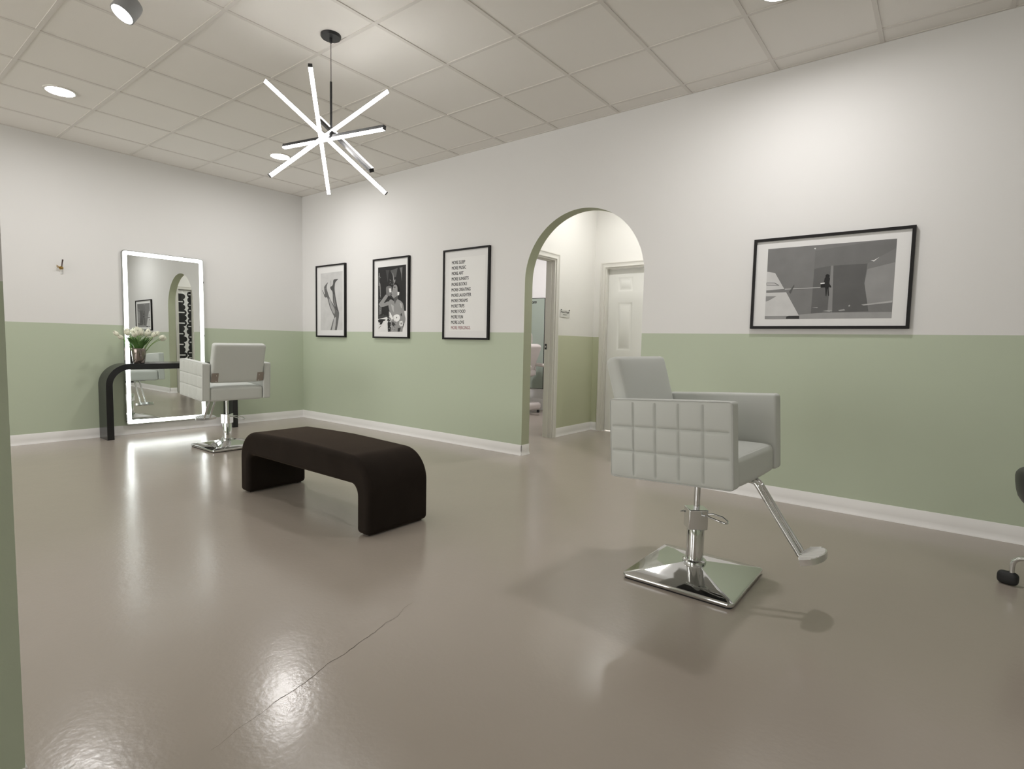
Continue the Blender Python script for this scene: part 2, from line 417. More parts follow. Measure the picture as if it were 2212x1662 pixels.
# closet curtain with black serpentine bands on off-white cloth
b = MB(); cx = HX1 + .035; ny = 40
v = []; f = []
def cwave(t): return cx + .006 * math.sin(t * PI * 5)
for i in range(ny + 1):
    t = i / ny; yy = CY0 + .012 + (CY1 - CY0 - .024) * t
    v += [(cwave(t), yy, 0.03), (cwave(t), yy, DZ - .02), (cwave(t) + .003, yy, 0.03), (cwave(t) + .003, yy, DZ - .02)]
    if i: a = 4 * i - 4; c = 4 * i; f += [(a, c, c + 1, a + 1), (a + 2, a + 3, c + 3, c + 2), (a + 1, c + 1, c + 3, a + 3), (a, a + 2, c + 2, c)]
b.take(v, f, 'paper', smooth=True)
cur = b.build('curtain'); tag(cur, 'narrow curtain of black snaking bands on off-white, in the hall past the arch', 'curtain')
b = MB(); W = CY1 - CY0 - .024
def cp(t, z): return (cwave(t) - .0012, CY0 + .012 + W * t, z)
def stad(t0, t1, z, h, left, mm, off=0):
    # band fixed at one border (left=low y), round at the other end; strip mesh so that it follows the folds
    n = 18; r = h / 2; rt = r / W; vv = []; ff = []
    for i in range(n + 1):
        t = t0 + (t1 - t0) * i / n
        e = (t1 - t) if left else (t - t0)
        hh = r if e > rt else r * math.sqrt(max(0, 1 - (1 - e / rt) ** 2))
        p, q = cp(t, z - hh), cp(t, z + hh)
        vv += [(p[0] - off, p[1], p[2]), (q[0] - off, q[1], q[2])]
        if i: ff.append((2 * i - 2, 2 * i, 2 * i + 1, 2 * i - 1))
    b.take(vv, ff, mm)
z = 0.10; k = 0
while z < DZ - .06:
    a = random.choice([.50, .58, .66, .52]); h = .112
    stad(0, a, z, h * 1.02, True, 'ink')
    if k % 2 == 0: stad(0, a - .14, z + .002, .022, True, 'paper', .0006)
    c = random.choice([.62, .70, .60, .68]); stad(c + .02, 1, z + .045, h * 1.04, False, 'ink')
    if k % 3 != 1: stad(c + .14, 1, z + .047, .020, False, 'paper', .0006)
    z += .106; k += 1
b.build('printed_bands', cur, weld=False)

# ---- treatment room beyond the left doorway
TY = 3.23
b = MB(); b.box(-.12, HX0, TY, TY + .12, 0, H, 'white'); struct(b.build('wall_treatment_end'))
b = MB(); b.box(-.12, 0, WT, TY, 0, H, 'white'); struct(b.build('wall_treatment_left'))
b = MB(); b.box(HX0 - .12, HX0, HY1 + .12, TY, 0, H, 'white'); struct(b.build('wall_treatment_right'))
b = MB(); cove(b, (0, TY), (HX0 - .12, TY), (0, -1), h=0.18); struct(b.build('baseboard_treatment', weld=False))
t = empty('wall_panel', (1.35, TY - .02, .35)); tag(t, 'pale green wall board with thin dark border, seen through the narrow doorway', 'wall panel')
b = MB(); b.box(-.55, .445, .012, .018, 0, 1.478, mat('panel_green', (0.36, 0.42, 0.36), .5)); b.build('board', t)
b = MB()
for (x0, x1, z0, z1) in ((-.555, .45, -.006, 0), (-.555, .45, 1.478, 1.486), (-.557, -.55, -.006, 1.486), (.445, .452, -.006, 1.486)): b.box(x0, x1, .009, .018, z0, z1, 'frame')
b.build('border', t, weld=False)
text_mesh('from', .075, Matrix.Translation((.13, .010, 1.40)) @ Matrix.Rotation(R(90), 4, 'X'), 'ink', t, 'lettering', shear=.3, bold=.002)

# reclining treatment chair (seen through the doorway)
t = empty('treatment_chair', (1.86, 2.74, 0)); tag(t, 'cream padded reclining treatment chair, partly seen through the hall doorway', 'chair')
b = MB(); b.rbox(.50, .46, .12, .045, 'bed', T=Matrix.Translation((-.15, 0, .10))); b.build('base', t)
for fx in (.09, -.33):
    for fy in (-.15, .15):
        b = MB(); b.lathe([(.02, 0), (.024, .012), (.02, .04)], 'rubber', T=Matrix.Translation((fx, fy, 0))); b.build('foot', t)
b = MB(); b.rbox(.22, .2, .42, .04, 'bed', T=Matrix.Translation((-.25, 0, .36))); b.build('column', t)
b = MB(); b.rbox(.70, .56, .12, .05, 'bed', T=Matrix.Translation((-.40, 0, .62))); b.build('seat', t)
b = MB(); b.rbox(.12, .54, .50, .055, 'bed', T=Matrix.Translation((-.07, 0, .845)) @ Matrix.Rotation(R(22), 4, 'Y')); b.build('backrest', t)
b = MB(); b.rbox(.11, .30, .20, .05, 'bed', T=Matrix.Translation((-.085, 0, 1.17)) @ Matrix.Rotation(R(-6), 4, 'Y')); b.build('headrest', t)
for s_ in (-1, 1):
    b = MB(); b.rbox(.50, .075, .055, .026, 'bed', T=Matrix.Translation((.01, s_ * .31, .748)) @ Matrix.Rotation(R(3), 4, 'Y')); b.box(-.15, -.10, s_ * .31 - .02, s_ * .31 + .02, .58, .73, 'bed'); b.build('armrest', t)

# little sign on the hall wall
t = empty('wall_sign', (HX0 + .002, 1.27, 1.40)); tag(t, 'small frosted plaque with script lettering beside the hall doorway', 'sign')
b = MB(); b.box(0, .004, -.105, .105, 0, .085, 'frost'); b.build('plate', t, bevel=.001)
T0 = Matrix.Rotation(R(90), 4, 'Z') @ Matrix.Rotation(R(90), 4, 'X')
text_mesh('Proud & Proper', .032, Matrix.Translation((.0045, -.092, .05)) @ T0, 'ink', t, 'lettering', sx=.86, shear=.3, bold=.0005)
text_mesh('treatments', .018, Matrix.Translation((.0045, -.045, .025)) @ T0, 'ink', t, 'lettering', shear=.2)
for s_ in (-1, 1):
    b = MB(); b.lathe([(.006, 0), (.006, .006), (.003, .008)], 'blackm', T=Matrix.Translation((.004, s_ * .085, .085)) @ Matrix.Rotation(R(90), 4, 'Y')); b.build('screw', t)

# ------------------------------------------------------------------ lights
def ceiling_light(x, y, m, label, group='recessed round ceiling lights', r=.09, z=H, cat='ceiling light'):
    t = empty('ceiling_light', (x, y, z)); tag(t, label, cat, group)
    b = MB(); b.lathe([(r, -.002), (r + .003, -.010), (r + .018, -.008), (r + .020, 0), (r, 0)], 'trim', cap=False); b.build('trim_ring', t)
    b = MB(); b.lathe([(0.0005, -.004), (r, -.004)], m, cap=False); b.build('diffuser', t)
    return t
ceiling_light(1.337, -2.896, 'down', 'round glowing ceiling light near the left edge, over the left wall')
ceiling_light(1.335, -1.058, 'down', 'round glowing ceiling light partly hidden behind the star-shaped chandelier')
ceiling_light(6.16, -.93, 'down', 'round ceiling light at the top edge, over the landscape picture')
ceiling_light(9.0, -3.2, 'down', 'round ceiling light out of view to the right, over the stool end')  # unseen lamp added to light faces turned right
ceiling_light(1.337, -6.4, 'down', 'round ceiling light in the left rear of the room, out of view')  # assumed lamp behind the camera, added to even out the light
ceiling_light(8.9, -6.4, 'down', 'round ceiling light in the right rear of the room, out of view')  # also an added fill lamp, never in view
ceiling_light(4.22, 1.15, 'down_hall', 'round ceiling light in the small hall behind the arch')
ceiling_light(1.9, 1.9, 'down_treat', 'round ceiling light in the treatment room beyond the hall')

# track spotlight
SP = Vector((3.47, -3.10, 2.80))
t = empty('track_spotlight', SP); tag(t, 'grey round spotlight with lit face at the top left edge', 'spotlight')
ax = Vector((.02, -.50, -.86)).normalized(); Q = ax.to_track_quat('Z', 'Y').to_matrix().to_4x4()
b = MB(); b.lathe([(.010, -.062), (.038, -.058), (.054, -.045), (.058, -.02), (.058, .048), (.052, .050), (.050, .040)], 'grey', T=Q, cap=False); b.build('lamp_housing', t)
b = MB(); b.lathe([(0.0005, .043), (.050, .043)], 'spot', T=Q, cap=False); b.build('lens', t)
b = MB(); b.tube([(-.03, -.02, .05), (-.045, -.025, .09), (-.04, -.02, .17)], .009, 'grey'); b.box(-.07, -.01, -.035, -.005, .165, .18, 'grey'); b.build('stem', t)
b = MB(); b.box(3.37, 4.5, -3.145, -3.115, 2.98, 3.0, 'grey'); tag(b.build('light_track'), 'thin grey lighting track on the ceiling above the spotlight', 'lighting track')

# chandelier
HB = Vector((3.795, -2.09, 2.385))
t = empty('chandelier', (HB.x, HB.y, 3.0)); tag(t, 'star-shaped chandelier of crossed glowing bars hanging from a black disc', 'chandelier')
def lc(p): return Vector(p) - Vector((HB.x, HB.y, 3.0))
b = MB(); b.lathe([(.062, 0), (.062, -.012), (.058, -.018), (.0005, -.020)], 'blackm', cap=False); b.lathe([(.009, -.018), (.009, -.045), (.004, -.05)], 'blackm'); b.build('canopy', t)
b = MB(); b.tube([(0, 0, -.04), (0, 0, -.30)], .0022, 'blackm'); b.build('cable', t)
b = MB(); b.tube([(0, 0, -.285), (0, 0, -.60)], .0075, 'blackm'); b.build('rod', t)
b = MB(); b.lathe([(.004, .03), (.022, .022), (.028, 0), (.022, -.022), (.004, -.03)], 'blackm', T=Matrix.Translation(lc(HB))); b.build('hub', t)
bars = [((3.775, -2.108, 2.366), (-0.544, -0.518, 0.66), (.79, -.53, -.55)), ((3.755, -2.14, 2.366), (0.677, -0.565, 0.473), (.79, -.53, -.55)),
        ((3.801, -2.094, 2.406), (0.264, 0.686, 0.678), (.79, -.53, -.55)), ((3.788, -2.092, 2.371), (-0.995, -0.069, 0.068), (.1, -.1, -1)),
        ((3.829, -2.025, 2.355), (-0.821, 0.178, 0.543), (.9, .2, -.3))]
for c, u, d in bars:
    u = Vector(u).normalized(); d = Vector(d); d = (d - u * d.dot(u)).normalized(); w = u.cross(d)
    T = Matrix((( u.x, w.x, d.x, 0), (u.y, w.y, d.y, 0), (u.z, w.z, d.z, 0), (0, 0, 0, 1))); T = Matrix.Translation(lc(c)) @ T
    b = MB(); b.box(-.5, .5, -.0115, .0115, -.014, .004, 'blackm', T=T); b.box(-.5, -.497, -.0115, .0115, .004, .014, 'blackm', T=T); b.box(.497, .5, -.0115, .0115, .004, .014, 'blackm', T=T)
    o = b.build('light_bar', t, bevel=.001)
    b = MB(); b.box(-.497, .497, -.0112, .0112, .004, .0142, 'led', T=T); dd = b.build('diffuser', o)

# ------------------------------------------------------------------ lit mirror
n = Vector((1, -.0119, .0024)).normalized()
MY0, MY1, MZ0, MZ1 = -2.120, -1.300, .108, 1.990
mc = Vector((0.034, (MY0 + MY1) / 2, (MZ0 + MZ1) / 2)); mw, mh = MY1 - MY0, MZ1 - MZ0
t = empty('wall_mirror', mc); tag(t, 'tall mirror with a glowing white border on the left wall', 'mirror')
t.rotation_euler = (0, -math.asin(n.z), math.atan2(n.y, n.x))
def rrect(w, h, r, k=8):
    p = []
    for cx, cy, a0 in ((w / 2 - r, h / 2 - r, 0), (-w / 2 + r, h / 2 - r, 90), (-w / 2 + r, -h / 2 + r, 180), (w / 2 - r, -h / 2 + r, 270)):
        for i in range(k + 1):
            a = R(a0 + 90 * i / k); p.append((cx + r * math.cos(a), cy + r * math.sin(a)))
    return p
def ring(b, w0, h0, r0, w1, h1, r1, x, m):
    A = rrect(w0, h0, r0); B = rrect(w1, h1, r1); k = len(A)
    b.take([(x, *p) for p in A] + [(x, *p) for p in B], [(i, (i + 1) % k, k + (i + 1) % k, k + i) for i in range(k)], m)
b = MB(); b.prism(rrect(mw, mh, .03), -.024, 0, 'mirror_edge', 'x'); b.build('backing', t)
b = MB(); ring(b, mw, mh, .03, mw - .018, mh - .018, .025, .0008, 'mirror'); b.take([(.0008, *p) for p in rrect(mw - .098, mh - .098, .012)], [tuple(range(36))], 'mirror'); b.build('glass', t)
b = MB(); ring(b, mw - .018, mh - .018, .025, mw - .098, mh - .098, .012, .0012, 'strip'); b.build('light_strip', t)

# console table (black waterfall)
def arc(cx, cy, r, a0, a1, k=14): return [(cx + r * math.cos(R(a0 + (a1 - a0) * i / k)), cy + r * math.sin(R(a0 + (a1 - a0) * i / k))) for i in range(k + 1)]
ya, yb, zt, th, ro, ri = -2.368, -1.040, .785, .062, .225, .165
o_ = [(ya, 0)] + arc(ya + ro, zt - ro, ro, 180, 90) + arc(yb - ro, zt - ro, ro, 90, 0) + [(yb, 0), (yb - th, 0)] + arc(yb - ro, zt - ro, ri, 0, 90) + arc(ya + ro, zt - ro, ri, 90, 180) + [(ya + th, 0)]
b = MB(); b.prism(o_, .046, .285, 'black', 'x', smooth=True)
tag(b.build('console_table', bevel=.0015, bseg=2), 'black arched console table standing in front of the lit mirror', 'table')

# vase
t = empty('vase', (.185, -2.035, .785)); tag(t, 'smoky metallic glass vase on the black console table', 'vase')
b = MB(); prof = [(.0005, .0), (.050, .0), (.056, .008), (.060, .05), (.064, .10), (.068, .150), (.066, .160), (.062, .156), (.058, .10), (.054, .02), (.0005, .018)]
k = 12; v = []; f = []
for j, (r_, z_) in enumerate(prof):
    for i in range(k):
        a = 2 * PI * (i + .5 * (1 if 2 <= j <= 4 and j % 2 else 0)) / k; q = r_ * (1 + (.05 if (i + j) % 3 == 0 and 1 < j < 6 else -.02)); v.append((q * math.cos(a), q * math.sin(a), z_))
for j in range(len(prof) - 1):
    for i in range(k):
        A, B_, C_, D_ = j * k + i, j * k + (i + 1) % k, (j + 1) * k + (i + 1) % k, (j + 1) * k + i
        f += [(A, B_, C_), (A, C_, D_)]
b.take(v, f, 'vase'); b.build('vessel', t)
# tulips: each flower a thing standing in the vase
random.seed(3)
G = 'white tulips in the vase'
heads = [(-.190, .295, .02), (-.165, .262, .05), (-.075, .318, -.03), (-.105, .300, .03), (-.055, .285, .05), (-.015, .335, .01), (-.030, .300, .06), (.010, .300, .04), (.030, .325, -.04),
         (.060, .295, .03), (.085, .305, -.01), (.110, .290, .05), (.100, .320, -.04), (.150, .298, .01), (.175, .300, -.03), (.185, .268, .04), (.205, .255, .02), (-.02, .31, -.06)]
VX, VY, VZ = .185, -2.035, .785
side = ['far left, drooping beyond the mirror edge', 'left, lying low and outward', 'left of centre, tallest on that side', 'left of centre, against the bright mirror edge', 'left of centre in the front row', 'at the very top of the bunch',
        'just left of centre, low in front', 'in the middle of the bunch, in front', 'just right of centre, behind', 'right of centre, in front', 'right of centre, middle row', 'right of centre, low in front', 'right of centre, standing tall at the back',
        'right side, upright', 'right side, second from the outer edge at the back', 'far right, leaning out', 'far right, lowest and outermost', 'centre, hidden at the back']
for i, (dy_, dz_, dx_) in enumerate(heads):
    h = Vector((dx_ * 1.3, dy_, dz_)); base = Vector((dx_ * .15, dy_ * .12, .03)); mid = Vector((dx_ * .5, dy_ * .42, .20 + .02 * random.random()))
    t = empty('tulip', (VX, VY, VZ)); tag(t, 'white tulip ' + side[i], 'flower', G)
    P = []
    for s_ in range(9):
        u = s_ / 8; P.append(base * (1 - u) ** 2 + mid * 2 * u * (1 - u) + h * u * u)
    b = MB(); b.tube(P, .0028, 'stem', n=6); b.build('stem', t)
    dirv = (P[-1] - P[-3]).normalized(); Q = Matrix.Translation(P[-1]) @ dirv.to_track_quat('Z', 'Y').to_matrix().to_4x4() @ Matrix.Scale(1.4, 4)
    b = MB()
    for k in range(6):
        a = k * PI / 3; rr = .0150 if k % 2 else .0168; v = []; f = []
        for r_i in range(7):
            u = r_i / 6; wid = .0125 * math.sin(PI * (0.12 + .86 * u)) + .0012; rad = rr * math.sin(PI * min(.93, .12 + .80 * u)) ** .75
            for c_i in range(5):
                s2 = (c_i - 2) / 2; an = a + s2 * wid / .0125 * .72
                v.append((rad * math.cos(an), rad * math.sin(an), -.002 + .046 * u - .004 * abs(s2) * u))
        for r_i in range(6):
            for c_i in range(4):
                q = r_i * 5 + c_i; f.append((q, q + 1, q + 6, q + 5))
        b.take(v, f, 'petal', smooth=True, T=Q)
    b.build('petals', t, weld=False)
    b = MB()
    for lf in range(5):
        an = random.uniform(0, 2 * PI); le = random.uniform(.11, .19); out_ = Vector((math.cos(an) * .6, math.sin(an) + .8 * (1 if dy_ > 0 else -1), 0)).normalized(); v = []; f = []
        for s_ in range(7):
            u = s_ / 6; c = Vector((0, 0, .135)) + out_ * (.025 + le * .50 * u ** 1.3) + Vector((0, 0, le * (u * 1.0 - .20 * u * u))); wv = Vector((-out_.y, out_.x, 0)) * .016 * math.sin(PI * min(.97, .15 + .85 * u))
            v += [c - wv, c + Vector((0, 0, -.004)), c + wv]
            if s_: q = 3 * s_; f += [(q - 3, q - 2, q + 1, q), (q - 2, q - 1, q + 2, q + 1)]
        b.take(v, f, 'leaf', smooth=True)
    b.build('leaves', t, weld=False)

# brass hook
t = empty('wall_hook', (0.0, -2.628, 1.735)); tag(t, 'small brass prong hook on the white wall left of the mirror', 'hook')
b = MB(); b.lathe([(.018, 0), (.018, .004), (.012, .007), (.007, .012), (.007, .03), (.0105, .034), (.009, .042), (.001, .044)], 'brass', T=Matrix.Rotation(R(90), 4, 'Y')); b.build('base', t)
b = MB(); b.tube([(.022, 0, 0), (.028, 0, .02), (.036, .001, .045), (.046, .003, .068), (.050, .004, .080)], [.005, .0045, .005, .0062, .007], 'bronze'); b.build('upper_prong', t, label='dark upper prong')
for s_ in (0, 1):
    b = MB(); b.tube([(.025, 0, -.002), (.030, -.018, -.004 + .006 * s_), (.034, -.034, .002 + .013 * s_), (.036, -.042, .008 + .013 * s_)], .0035, 'brass'); b.build('side_prong', t)
b = MB(); b.rbox(.006, .018, .05, .0028, 'plastic', T=Matrix.Translation((.0035, .002, -.035))); b.build('backplate', t)

# ------------------------------------------------------------------ bench
xa, xb, zt, tl, tt, ro, ri = 3.118, 4.560, .436, .110, .161, .190, .060
o_ = [(xa, .006)] + arc(xa + ro, zt - ro, ro, 180, 90) + [(xa + .5, zt + .008), ((xa + xb) / 2, zt + .012), (xb - .5, zt + .008)] + arc(xb - ro, zt - ro, ro, 90, 0) + [(xb, .006), (xb - tl, .006)] + \
     arc(xb - tl - ri, zt - tt - ri, ri, 0, 90, 8) + arc(xa + tl + ri, zt - tt - ri, ri, 90, 180, 8) + [(xa + tl, .006)]
b = MB(); b.prism(o_, -2.378, -1.935, 'velvet', 'y', smooth=True)
t = empty('bench', ((xa + xb) / 2, -2.157, 0)); tag(t, 'dark brown velvet waterfall bench in the middle of the floor', 'bench')
o = b.build('upholstered_body', t, loc=(-(xa + xb) / 2, 2.157, 0), bevel=.028, bseg=5)
for xx in (xa + .03, xb - tl + .03):
    for yy in (-2.35, -1.99):
        b = MB(); b.box(xx - 3.839, xx + .05 - 3.839, yy + 2.157, yy + .03 + 2.157, 0, .012, 'rubber'); b.build('glide', t)

# ------------------------------------------------------------------ framed pictures
def frame(name, x0, x1, z0, z1, label, fw=.019, dep=.028):
    t = empty(name, ((x0 + x1) / 2, -.001, z0)); tag(t, label, 'picture', 'black framed pictures on the right wall')
    cx = (x0 + x1) / 2; b = MB(); h = z1 - z0; w = (x1 - x0) / 2
    # mitred mouldings
    pr = [(0, 0), (0, -dep), (fw, -dep), (fw, -dep + .006), (fw - .004, 0)]; k = len(pr)
    cor = [(-1, 0), (1, 0), (1, 1), (-1, 1)]; v = []
    for sx, tz in cor:
        for a, d in pr: v.append((sx * (w - a), d, (a if tz == 0 else h - a)))
    f = []
    for j in range(4):
        for i in range(k): f.append((j * k + i, j * k + (i + 1) % k, ((j + 1) % 4) * k + (i + 1) % k, ((j + 1) % 4) * k + i))
    b.take(v, f, 'frame'); b.build('frame', t)
    b = MB(); b.box(-w + fw - .003, w - fw + .003, -.016, -.002, fw - .003, h - fw + .003, 'matboard'); b.build('mat_board', t)
    return t, cx
def smooth_poly(P, k=5, lo=(-9, -9), hi=(99, 99)):
    if len(P) < 7: return P
    n = len(P); o = []
    for i in range(n):
        a, b_, c, d = P[i - 1], P[i], P[(i + 1) % n], P[(i + 2) % n]
        if any(abs(b_[m] - e[m]) < .006 and abs(c[m] - e[m]) < .006 for m in (0, 1) for e in (lo, hi)): o.append(tuple(b_)); continue
        if any(abs(c[m] - e[m]) < .006 for m in (0, 1) for e in (lo, hi)) or any(abs(b_[m] - e[m]) < .006 for m in (0, 1) for e in (lo, hi)): o.append(tuple(b_)); continue
        for q in range(k):
            t = q / k; t2 = t * t; t3 = t2 * t
            o.append(tuple(.5 * (2 * b_[m] + (c[m] - a[m]) * t + (2 * a[m] - 5 * b_[m] + 4 * c[m] - d[m]) * t2 + (3 * b_[m] - a[m] - 3 * c[m] + d[m]) * t3) for m in (0, 1)))
    return o
def art(t, cx, z0, shapes, name='print', dots=()):
    b = MB(); bb = shapes[0][1]; lo_ = [min(p[m] for p in bb) for m in (0, 1)]; hi_ = [max(p[m] for p in bb) for m in (0, 1)]
    for i, (g, P) in enumerate(shapes):
        y_ = -.0164 - .00007 * i; P = [tuple(min(hi_[m], max(lo_[m], p[m])) for m in (0, 1)) for p in smooth_poly(P, lo=lo_, hi=hi_)]
        b.take([(x - cx, y_, z - z0) for x, z in P], [tuple(range(len(P)))], greys(g))
    rnd = random.Random(5)
    for g, x0, x1, z0_, z1, n_, r_ in dots:
        for _ in range(n_):
            x, z = rnd.uniform(x0, x1), rnd.uniform(z0_, z1); q = r_ * rnd.uniform(.5, 1.2); y_ = -.0164 - .00007 * (len(shapes) + 1)
            b.take([(x - cx + q * math.cos(a_), y_, z - z0 + q * math.sin(a_)) for a_ in [R(60 * e) for e in range(6)]], [tuple(range(6))], greys(g))
    return b.build(name, t, weld=False)
ART1 = [
  (205,[(0.458,1.943),(0.941,1.947),(0.939,1.205),(0.453,1.204)]),
  (105,[(0.620,1.823),(0.548,1.779),(0.535,1.757),(0.542,1.712),(0.553,1.672),(0.528,1.673),(0.542,1.640),(0.570,1.628),(0.598,1.629),(0.623,1.586),(0.648,1.527),(0.676,1.481),(0.720,1.422),(0.750,1.383),(0.753,1.364),(0.730,1.326),(0.702,1.268),(0.672,1.205),(0.812,1.205),(0.829,1.261),(0.848,1.331),(0.861,1.394),(0.859,1.433),(0.818,1.446),(0.775,1.498),(0.737,1.537),(0.687,1.584),(0.643,1.643),(0.610,1.702),(0.591,1.742),(0.597,1.780)]),
  (85,[(0.845,1.851),(0.820,1.853),(0.760,1.852),(0.738,1.837),(0.730,1.793),(0.705,1.769),(0.686,1.767),(0.672,1.758),(0.679,1.732),(0.716,1.704),(0.726,1.666),(0.729,1.614),(0.737,1.557),(0.759,1.524),(0.797,1.466),(0.856,1.431),(0.829,1.497),(0.810,1.555),(0.789,1.619),(0.776,1.677),(0.767,1.734),(0.776,1.797),(0.798,1.825)]),
  (70,[(0.488,1.726),(0.496,1.727),(0.540,1.673),(0.531,1.668)]),
  (150,[(0.680,1.844),(0.689,1.843),(0.692,1.768),(0.683,1.767)]),
  (165,[(0.637,1.611),(0.663,1.604),(0.715,1.538),(0.769,1.466),(0.766,1.415),(0.736,1.428),(0.692,1.484),(0.654,1.553)]),
  (185,[(0.758,1.358),(0.798,1.376),(0.790,1.280),(0.768,1.205),(0.702,1.205),(0.730,1.281)]),
  (130,[(0.745,1.665),(0.759,1.664),(0.781,1.568),(0.802,1.497),(0.775,1.517),(0.751,1.569)]),
  (175,[(0.552,1.744),(0.565,1.743),(0.567,1.737),(0.554,1.736)]),
]
ART2 = [
  (48,[(1.641,1.942),(2.136,1.943),(2.144,1.190),(1.645,1.188)]),
  (225,[(1.645,1.336),(1.814,1.362),(1.823,1.188),(1.645,1.188)]),
  (232,[(2.095,1.426),(2.141,1.425),(2.144,1.190),(2.069,1.189),(2.110,1.273)]),
  (110,[(1.659,1.486),(1.711,1.482),(1.705,1.396),(1.659,1.387)]),
  (95,[(1.864,1.893),(1.992,1.915),(1.965,1.818),(1.922,1.809)]),
  (120,[(2.025,1.916),(2.076,1.918),(2.069,1.843),(2.067,1.758),(2.054,1.844)]),
  (75,[(1.781,1.904),(1.849,1.900),(1.830,1.857),(1.819,1.758)]),
  (150,[(1.902,1.865),(1.912,1.865),(1.936,1.777),(1.955,1.788),(1.951,1.764),(1.927,1.734)]),
  (130,[(1.657,1.868),(1.672,1.867),(1.662,1.779),(1.688,1.739),(1.693,1.600),(1.683,1.600),(1.668,1.715),(1.652,1.741)]),
  (45,[(1.655,1.332),(1.777,1.331),(1.767,1.317),(1.740,1.309),(1.710,1.274),(1.670,1.275),(1.685,1.294),(1.655,1.297)]),
  (70,[(1.649,1.377),(1.804,1.381),(1.804,1.359),(1.665,1.348)]),
  (40,[(1.652,1.228),(1.697,1.262),(1.702,1.257),(1.657,1.225)]),
  (150,[(1.788,1.621),(1.822,1.598),(1.754,1.525),(1.832,1.541),(1.852,1.503),(1.719,1.479),(1.669,1.495),(1.662,1.518),(1.733,1.579)]),
  (120,[(1.792,1.703),(1.821,1.717),(1.884,1.708),(1.891,1.667),(1.863,1.603),(1.802,1.615),(1.790,1.659)]),
  (230,[(1.839,1.690),(1.880,1.690),(1.888,1.644),(1.851,1.643)]),
  (150,[(1.927,1.725),(1.965,1.732),(1.989,1.712),(1.995,1.638),(2.000,1.564),(2.052,1.538),(2.089,1.506),(2.107,1.444),(2.119,1.383),(2.133,1.328),(2.110,1.276),(2.082,1.303),(2.063,1.402),(2.035,1.372),(1.931,1.342),(1.862,1.412),(1.832,1.513),(1.871,1.562),(1.929,1.542),(1.924,1.573),(1.895,1.596),(1.885,1.630),(1.904,1.667)]),
  (95,[(1.929,1.573),(1.990,1.601),(2.000,1.564),(1.967,1.540),(1.948,1.504),(1.931,1.542)]),
  (190,[(2.033,1.520),(2.066,1.507),(2.076,1.451),(2.053,1.464)]),
  (185,[(1.881,1.506),(1.929,1.486),(1.930,1.411),(1.901,1.443)]),
  (30,[(1.922,1.728),(1.975,1.743),(2.022,1.705),(2.035,1.649),(1.999,1.635),(1.989,1.700),(1.965,1.726)]),
  (235,[(1.992,1.645),(2.027,1.641),(2.021,1.605),(1.992,1.604)]),
  (60,[(1.927,1.703),(1.961,1.701),(1.958,1.694),(1.931,1.694)]),
  (60,[(1.885,1.627),(1.901,1.623),(1.898,1.616),(1.885,1.619)]),
  (150,[(1.848,1.428),(1.921,1.345),(1.997,1.385),(2.068,1.365),(2.096,1.291),(2.083,1.189),(1.874,1.189),(1.881,1.274),(1.848,1.356)]),
  (238,[(1.930,1.373),(1.978,1.388),(2.025,1.378),(2.040,1.344),(2.016,1.313),(1.979,1.304),(1.940,1.317),(1.923,1.345)]),
  (235,[(1.853,1.418),(1.874,1.406),(1.921,1.342),(1.902,1.324),(1.858,1.362)]),
  (228,[(2.031,1.307),(2.082,1.313),(2.092,1.260),(2.055,1.248),(2.026,1.267)]),
  (70,[(1.902,1.305),(1.941,1.292),(1.969,1.261),(1.931,1.248),(1.897,1.267)]),
  (80,[(1.969,1.357),(1.988,1.360),(1.990,1.345),(1.973,1.343)]),
  (75,[(2.054,1.291),(2.068,1.291),(2.066,1.270),(2.053,1.273)]),
  (60,[(2.003,1.230),(2.055,1.236),(2.036,1.189),(1.999,1.189)]),
]
